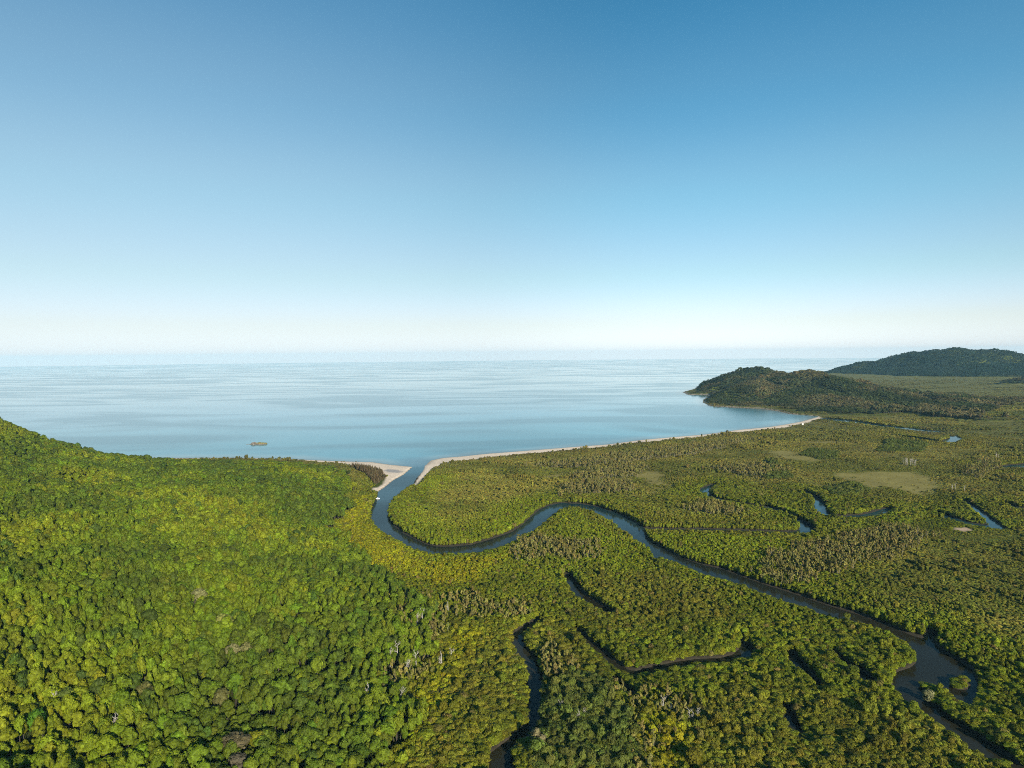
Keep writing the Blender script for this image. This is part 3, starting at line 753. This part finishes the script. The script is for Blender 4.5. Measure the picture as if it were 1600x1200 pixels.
# trees that stand out from the canopy
SPECIAL = [((366, 1156), 'rain', 6.6, 14.0, (.115, .098, .048), 'broad dead brown crown among green trees near the bottom edge'),
  ((372, 1187), 'rain', 5.4, 13.0, (.105, .092, .058), 'greyish brown dying crown just below the broad dead brown crown'),
  ((495, 1033), 'rain', 5.0, 17.0, (.150, .200, .014), 'bright lime green crown standing out on the dark lower slope'),
  ((58, 1121), 'rain', 5.2, 16.0, (.075, .165, .012), 'vivid grass green creeper covered tree in the bottom left corner'),
  ((312, 925), 'rain', 4.2, 14.5, (.185, .185, .070), 'pale cream flowering crown highest on the sunlit slope'),
  ((348, 966), 'rain', 5.6, 15.0, (.190, .205, .045), 'broad pale yellow flowering crown on the brightest sunlit slope'),
  ((364, 1015), 'rain', 4.2, 14.0, (.185, .175, .070), 'pale tan flowering crown, left one of a touching pair'),
  ((384, 1011), 'rain', 4.2, 14.0, (.170, .165, .055), 'pale tan flowering crown, right one of a touching pair'),
  ((345, 1085), 'rain', 4.2, 14.0, (.125, .122, .036), 'light brown crown above the broad dead brown crown'),
  ((227, 1075), 'rain', 4.2, 14.0, (.125, .124, .034), 'tan tinged crown in the middle of the left foreground'),
  ((842, 1143), 'paper', 5.0, 13.0, (.190, .165, .075), 'large pale yellowish tree leaning over the creek fork at the bottom'),
  ((1450, 1083), 'mang', 3.6, 8.0, (.190, .190, .085), 'pale yellowish tree at the tip of the narrow river point')]
spec = []
for (p, k, R_, H_, t_, lab) in SPECIAL:
    x, y = spot(p[0], p[1], H_*.8); z = float(height(np.array([x]), np.array([y]))[0])-.25
    e = tree(k, x, y, z, R_, H_, len(spec)*1.7, t_, len(spec), 'flowering_tree' if 'flower' in lab else ('dead_tree' if 'dead brown crown among' in lab else None))
    tag(e, lab, 'tree'); spec.append((x, y, R_))
# pale leafless trees on the far plain and in the near stands
def dead_shape(seed):
    rng = random.Random(seed); tk = Shape(); br = Shape()
    tk.tube([(0, 0, -.3), (rng.uniform(-.15, .15), rng.uniform(-.15, .15), 4), (rng.uniform(-.5, .5), rng.uniform(-.5, .5), 9)], [.24, .19, .09], 7)
    for i in range(9):
        a = rng.uniform(0, 6.28); z = rng.uniform(4, 8.6); l = rng.uniform(.7, 1.9)
        q = (math.cos(a)*l, math.sin(a)*l, z+l*rng.uniform(.5, 1.1))
        br.tube([(0, 0, z), (q[0]*.5, q[1]*.5, (z+q[2])*.5-.1), q], [.11, .08, .03], 5)
        for j in range(2):
            w = (q[0]*.6+rng.uniform(-.8, .8), q[1]*.6+rng.uniform(-.8, .8), q[2]+rng.uniform(.2, .9))
            br.tube([(q[0]*.6, q[1]*.6, z*.4+q[2]*.6), w], [.06, .025], 4)
    return tk.mesh('bleached_trunk', [DEAD], True), br.mesh('bleached_branches', [DEAD], True)
DS = [dead_shape(i) for i in range(3)]
rngd = random.Random(5)
dead_spots = [(1411+2.6*i+rngd.uniform(-1, 1), 723.5+(i*0.32)+rngd.uniform(-1, 1), 1.25) for i in range(9)]
dead_spots += [(1557, 715, 1.2), (1560, 714, 1.0), (1493, 762, 1.0), (1488, 764, .9), (1507, 766, .9)]
near_dead = [(706, 1032), (690, 1040), (610, 1030), (621, 1024), (640, 1044), (636, 1052), (650, 1038), (576, 1092), (628, 1096), (876, 1108), (905, 1122), (912, 1118), (1078, 1120), (1083, 1122), (1090, 1119), (1037, 1104), (1049, 1108), (180, 1142), (84, 1106), (700, 953), (652, 975), (660, 968)]
for i, (px, py, s_) in enumerate(dead_spots+[(a, b_, 1.0) for a, b_ in near_dead]):
    x, y = spot(px, py, 3.0 if i < len(dead_spots) else 5.0); z = float(height(np.array([x]), np.array([y]))[0])
    e = bpy.data.objects.new('leafless_tree', None); COL.objects.link(e)
    s_ *= rngd.uniform(.9, 1.15)*(1.25 if i >= len(dead_spots) and px < 720 else 1.0)
    e.location = (x, y, z); e.scale = (s_, s_, s_); e.rotation_euler = (0, 0, i*2.1)
    t_, b_ = DS[i % 3]; put('trunk', t_, e); put('branches', b_, e)
    if i < 9: lab = 'white leafless tree in the row beyond the pale meadow on the plain'
    elif i < 11: lab = 'white leafless tree on the far plain near the right edge'
    elif i < 14: lab = 'white leafless tree between the pale meadow and the bent creek'
    elif px < 200: lab = 'bare white trunk standing in a dark gap of the left foreground' if px > 150 else 'bare white trunk in the bottom left corner beside the vivid green tree'
    elif px < 720: lab = 'bare white trunk in the pale stand at the foot of the left hill'
    elif px < 1000: lab = 'bare white trunk in the tall stand right of the dark creek'
    else: lab = 'bare white trunk in the pale stand below the looping creek'
    tag(e, lab, 'dead tree', 'leafless pale trees')
    spec.append((x, y, 1.0 if i >= 14 else 0.5))

# near trees one by one, the rest of each wood as one scatter
LIM = {'rain': 300, 'mang': 300, 'paper': 300, 'casu': 130}
REST = {'rain': ('rainforest', 'dense green rainforest covering the left hill and the far headland', 'forest'),
        'mang': ('mangrove_forest', 'low mangrove forest and olive scrub covering the flat on both sides of the river', 'forest'),
        'paper': ('paperbark_wood', 'pale tan paperbark woods scattered over the river flat', 'forest'),
        'casu': ('shore_wood', 'dark feathery trees along the dunes behind the beach', 'forest')}
for k in KINDS:
    A = S[k]
    for (x, y, r_) in spec:
        A = A[np.hypot(A[:, 0]-x, A[:, 1]-y) > (r_*.75 if k in ('rain', 'mang') else r_*.9)]
    px, py, dp = project(A[:, 0], A[:, 1], A[:, 2]+A[:, 4]*.7)
    vis = (px > -5) & (px < 1605) & (py < 1215)
    sz = np.where(vis, A[:, 3]/dp, 0)
    if k == 'casu': sz = np.where(A[:, 0] < ground(640, 740)[0], sz, 0)
    idx = np.argsort(-sz)[:LIM[k]]; idx = idx[sz[idx] > 0]
    ref = {'rain': 3.1, 'mang': 2.0, 'paper': 1.55, 'casu': 1.9}[k]
    for j, i in enumerate(idx):
        q = A[i]
        e = tree(k, q[0], q[1], q[2], q[3], q[4], q[5], q[6:9], j)
        if k == 'casu': lab = '%s %s%s' % (size_word(q[3], ref), KW[k][0], ' on the sand spit at the river mouth' if px[i] > 575 else ' on the low ridge left of the spit')
        else: lab = '%s %s %s %s' % (size_word(q[3], ref), hue_word(k, q[6:9]), KW[k][0], place_words(k, px[i], py[i]))
        lab = lab.replace('pale trunked paperbark tree', 'paperbark tree').replace('along the bottom edge in the bottom left corner', 'in the bottom left corner')
        tag(e, lab, 'tree', KW[k][1])
    keepm = np.ones(len(A), bool); keepm[idx] = False
    A = A[keepm]; r = np.hypot(A[:, 0], A[:, 1])
    for lod, (a, b_) in enumerate(((0, 620), (620, 1500), (1500, 1e9))):
        B = A[(r >= a) & (r < b_)]
        if len(B) < 1: continue
        nm, lab, cat = REST[k]
        scatter_object(nm, protos[k, lod], B, NVAR[k], lab+(', nearest part', ', middle distance', ', far part')[lod], cat)

# ------------------------------------------------------------------ rock islet in the bay
ROCK = plain_material('weathered_rock', (.27, .22, .17), .9, .6, .35)
def islet():
    rng = random.Random(3); x, y = ground(405, 694)
    e = bpy.data.objects.new('rock_islet', None); COL.objects.link(e); e.location = (x, y, 0)
    s = Shape()
    s.blob((0, 0, -1.2), (20, 9, 2.6), rng, 6, 16, .16)
    for i in range(26):
        a = rng.uniform(-17, 17); b = rng.uniform(-6.5, 6.5)*(1-abs(a)/26)
        r = rng.uniform(1.2, 3.4)*(1.25 if a < -5 else .85)
        s.blob((a, b, rng.uniform(-.4, 1.2)), (r*1.3, r, r*rng.uniform(.5, 1.05)), rng, 5, 8, .25)
    for i in range(7): s.blob((-20-i*1.4+rng.uniform(-1, 1), rng.uniform(-3, 3), -.2), (1.3, 1.0, .7), rng, 4, 7, .25)
    put('rock', s.mesh('islet_rock', [ROCK]), e)
    v = Shape()
    for i in range(17):
        a = rng.uniform(-8, 16); b = rng.uniform(-4.5, 4.5)*(1-abs(a)/24); r = rng.uniform(1.5, 2.9)
        leafy(v, [((a, b, 1.2+rng.uniform(0, .8)), (r*1.3, r, r*.85))], 60, .5, rng)
    put('shrubs', v.mesh('islet_shrubs', [plain_material('yellow_green_shrub', (.26, .24, .06), .8, .5, .4)]), e)
    tag(e, 'low rocky islet with yellow green shrubs alone in the calm bay', 'islet')
islet()

# ------------------------------------------------------------------ white boat at the river bend
def boat():
    x, y = ground(587.5, 779.5)
    WHITE = plain_material('white_boat_paint', (.78, .78, .76), .35); GLASS = plain_material('dark_glass', (.02, .025, .03), .08); GREYM = plain_material('grey_motor', (.06, .06, .065), .4)
    e = bpy.data.objects.new('small_boat', None); COL.objects.link(e); e.scale = (.8, .8, .8); e.location = (x+2.5, y, 0); e.rotation_euler = (0, 0, math.radians(12))
    s = Shape(); st = [(-3.4, 1.15, .95), (-2, 1.3, .95), (0, 1.32, 1.0), (1.6, 1.1, 1.1), (2.8, .6, 1.25), (3.6, .06, 1.4)]
    V = []; F = []
    for (a, w, hh) in st:
        V += [(a, -w, hh), (a, -w*.86, .25), (a, -w*.35, -.22), (a, w*.35, -.22), (a, w*.86, .25), (a, w, hh), (a, w*.86, hh), (a, w*.7, .42), (a, -w*.7, .42), (a, -w*.86, hh)]
    for i in range(len(st)-1):
        for k in range(10): F.append((i*10+k, i*10+(k+1) % 10, (i+1)*10+(k+1) % 10, (i+1)*10+k))
    F.append(tuple(range(9, -1, -1))); F.append(tuple((len(st)-1)*10+k for k in range(10)))
    s.add(V, F); put('hull', s.mesh('boat_hull', [WHITE]), e)
    c = Shape(); V = []
    for z, a0, a1, w in ((.4, -1.2, 1.4, .85), (1.5, -1.2, 1.2, .82), (1.55, -1.2, 1.15, .8), (2.15, -1.1, .6, .74), (2.2, -1.5, .85, .86), (2.32, -1.4, .75, .8)):
        V += [(a0, -w, z), (a1, -w, z), (a1, w, z), (a0, w, z)]
    F = []
    for i in range(5):
        for k in range(4): F.append((i*4+k, i*4+(k+1) % 4, i*4+4+(k+1) % 4, i*4+4+k))
    F += [(3, 2, 1, 0), (20, 21, 22, 23)]
    c.add(V, F); put('cabin', c.mesh('boat_cabin', [WHITE]), e)
    g_ = Shape(); g_.add([(1.2, -.68, 1.6), (1.2, .68, 1.6), (.72, .62, 2.1), (.72, -.62, 2.1)], [(0, 1, 2, 3)]); put('windscreen', g_.mesh('boat_windscreen', [GLASS]), e)
    m_ = Shape(); m_.tube([(-3.6, 0, -.3), (-3.6, 0, .8), (-3.55, 0, 1.3)], [.12, .22, .16], 8); put('outboard_motor', m_.mesh('boat_motor', [GREYM], True), e)
    tag(e, 'small white boat moored against the mangroves at the river bend', 'boat')
boat()

# ------------------------------------------------------------------ white hut by the far beach
def hut():
    x, y = ground(1254, 665); z = float(height(np.array([x]), np.array([y]))[0])
    WALL = plain_material('white_wall', (.60, .59, .55), .7, .1, 2); ROOF = plain_material('pale_metal_roof', (.55, .55, .53), .5, .1, 1); DOOR = plain_material('grey_door', (.2, .2, .21), .6)
    e = bpy.data.objects.new('white_hut', None); COL.objects.link(e); e.scale = (.55, .55, .55); e.location = (x, y, z+3.5)
    s = Shape(); s.add([(-4, -2.5, -5), (4, -2.5, -5), (4, 2.5, -5), (-4, 2.5, -5), (-4, -2.5, 2.6), (4, -2.5, 2.6), (4, 2.5, 2.6), (-4, 2.5, 2.6), (-4, 0, 4), (4, 0, 4)],
                       [(3, 2, 1, 0), (0, 1, 5, 4), (1, 2, 6, 9, 5), (2, 3, 7, 6), (3, 0, 4, 8, 7), (4, 5, 9, 8), (6, 7, 8, 9)])
    put('wall', s.mesh('hut_wall', [WALL]), e)
    r = Shape()
    for sg in (-1, 1):
        a = [(-4.5, sg*3.1, 2.35), (4.5, sg*3.1, 2.35), (4.5, 0, 4.1), (-4.5, 0, 4.1)]; b_ = [(p[0], p[1], p[2]+.15) for p in a]
        r.add(a+b_, [(3, 2, 1, 0), (4, 5, 6, 7), (0, 1, 5, 4), (1, 2, 6, 5), (2, 3, 7, 6), (3, 0, 4, 7)])
    put('roof', r.mesh('hut_roof', [ROOF]), e)
    d = Shape(); d.add([(-.6, -2.56, -1.5), (.6, -2.56, -1.5), (.6, -2.56, .7), (-.6, -2.56, .7), (-.6, -2.45, -1.5), (.6, -2.45, -1.5), (.6, -2.45, .7), (-.6, -2.45, .7)], [(0, 1, 2, 3), (0, 4, 5, 1), (3, 2, 6, 7), (0, 3, 7, 4), (1, 5, 6, 2)])
    put('door', d.mesh('hut_door', [DOOR]), e)
    tag(e, 'tiny white hut among the trees behind the far end of the beach', 'hut')
hut()

# ------------------------------------------------------------------ air
HAZE = 1.7e-5
if HAZE > 0:
    hm, nt = mat('thin_sea_air')
    pv = N(nt, 'ShaderNodeVolumePrincipled', Density=HAZE, Anisotropy=-0.15); pv.inputs['Color'].default_value = (.38, .76, 1.0, 1)
    o_ = N(nt, 'ShaderNodeOutputMaterial'); nt.links.new(pv.outputs[0], o_.inputs['Volume'])
    s = Shape(); x0, x1, y0, y1, z0, z1 = -24000, 24000, -1600, 26000, -5, 330
    s.add([(x0, y0, z0), (x1, y0, z0), (x1, y1, z0), (x0, y1, z0), (x0, y0, z1), (x1, y0, z1), (x1, y1, z1), (x0, y1, z1)],
          [(3, 2, 1, 0), (4, 5, 6, 7), (0, 1, 5, 4), (1, 2, 6, 5), (2, 3, 7, 6), (3, 0, 4, 7)])
    tag(put('haze', s.mesh('haze', [hm])), 'thin bluish haze over the sea and the far hills', 'haze', None, 'stuff')

# ------------------------------------------------------------------ sky, sun, camera
w = bpy.data.worlds.new('World'); SC.world = w; w.use_nodes = True
nt = w.node_tree; nt.nodes.clear(); L = nt.links.new
tc = N(nt, 'ShaderNodeTexCoord'); sp = N(nt, 'ShaderNodeSeparateXYZ'); L(tc.outputs['Generated'], sp.inputs[0])
mz = math_n(nt, 'MAXIMUM', sp.outputs['Z'], 0.004)
cb = N(nt, 'ShaderNodeCombineXYZ'); L(sp.outputs['X'], cb.inputs[0]); L(sp.outputs['Y'], cb.inputs[1]); L(mz, cb.inputs[2])
nv = N(nt, 'ShaderNodeVectorMath', _operation='NORMALIZE'); L(cb.outputs[0], nv.inputs[0])
sky = nt.nodes.new('ShaderNodeTexSky'); sky.sky_type = 'NISHITA'; sky.sun_disc = False
sky.sun_elevation = SUN_EL; sky.sun_rotation = SUN_AZ; sky.altitude = 0; sky.air_density = 1.0; sky.dust_density = 0.4; sky.ozone_density = 1.6
L(nv.outputs[0], sky.inputs[0])
rp = nt.nodes.new('ShaderNodeValToRGB'); L(nv.outputs[0], rp.inputs[0]); sp2 = N(nt, 'ShaderNodeSeparateXYZ'); L(nv.outputs[0], sp2.inputs[0]); L(sp2.outputs['Z'], rp.inputs[0])
rp.color_ramp.interpolation = 'EASE'
AIR = [(0.0, (.75, .87, 1.38)), (.05, (.71, .72, .90)), (.12, (.62, .71, .745)), (.23, (.53, .76, .76)), (.34, (.37, .72, .77)), (.46, (.25, .69, .79)), (1.0, (.18, .60, .80))]
while len(rp.color_ramp.elements) < len(AIR): rp.color_ramp.elements.new(.5)
for el, (p_, c_) in zip(rp.color_ramp.elements, AIR): el.position = p_; el.color = tuple(v/1.4 for v in c_)+(1,)
tinted = mixc(nt, 1.0, sky.outputs[0], rp.outputs[0], 'MULTIPLY')
def toward(d, a, b_):                                         # thicker or brighter air in one compass direction
    dv = N(nt, 'ShaderNodeVectorMath', _operation='DOT_PRODUCT'); L(nv.outputs[0], dv.inputs[0]); dv.inputs[1].default_value = d
    m_ = N(nt, 'ShaderNodeMapRange', _interpolation_type='SMOOTHSTEP'); L(dv.outputs['Value'], m_.inputs[0]); m_.inputs[1].default_value = a; m_.inputs[2].default_value = b_
    return m_.outputs[0]
rb = math_n(nt, 'MULTIPLY_ADD', toward((.62, .785, 0), .72, 1.0), 0.34); rb.node.inputs[2].default_value = 1.0
sc_ = N(nt, 'ShaderNodeVectorMath', _operation='SCALE'); L(tinted, sc_.inputs[0]); L(rb, sc_.inputs['Scale'])
lf = math_n(nt, 'MULTIPLY', toward((-.62, .785, 0), .56, 1.06), math_n(nt, 'MAXIMUM', math_n(nt, 'SUBTRACT', 0.40, math_n(nt, 'MULTIPLY', sp2.outputs['Z'], 0.62)), 0.0))
milky = mixc(nt, lf, sc_.outputs[0], (3.6, 4.0, 4.2))
bg = N(nt, 'ShaderNodeBackground', Strength=0.10*1.4); L(milky, bg.inputs['Color'])
ow = N(nt, 'ShaderNodeOutputWorld'); L(bg.outputs[0], ow.inputs['Surface'])
sl = bpy.data.lights.new('sun', 'SUN'); sl.energy = 5.0; sl.angle = math.radians(.53); sl.color = (1.0, .90, .76)
so = bpy.data.objects.new('sun', sl); COL.objects.link(so); so.rotation_euler = SUN_DIR.to_track_quat('Z', 'Y').to_euler()
cam = bpy.data.cameras.new('camera'); co = bpy.data.objects.new('camera', cam); COL.objects.link(co)
cam.sensor_width = 36; cam.lens = 36*F_PX/1600; cam.clip_start = 1.0; cam.clip_end = 120000
M = Matrix(((RGT[0], UPV[0], -FWD[0], 0), (RGT[1], UPV[1], -FWD[1], 0), (RGT[2], UPV[2], -FWD[2], CAM_H), (0, 0, 0, 1)))
co.matrix_world = M
SC.camera = co
SC.view_settings.view_transform = 'Standard'; SC.view_settings.look = 'None'; SC.view_settings.gamma = 1
SC.view_settings.exposure = 0.585
cy = SC.cycles
cy.filter_width = 1.0; cy.use_denoising = False
cy.max_bounces = 5; cy.diffuse_bounces = 2; cy.glossy_bounces = 2; cy.transmission_bounces = 2; cy.volume_bounces = 0
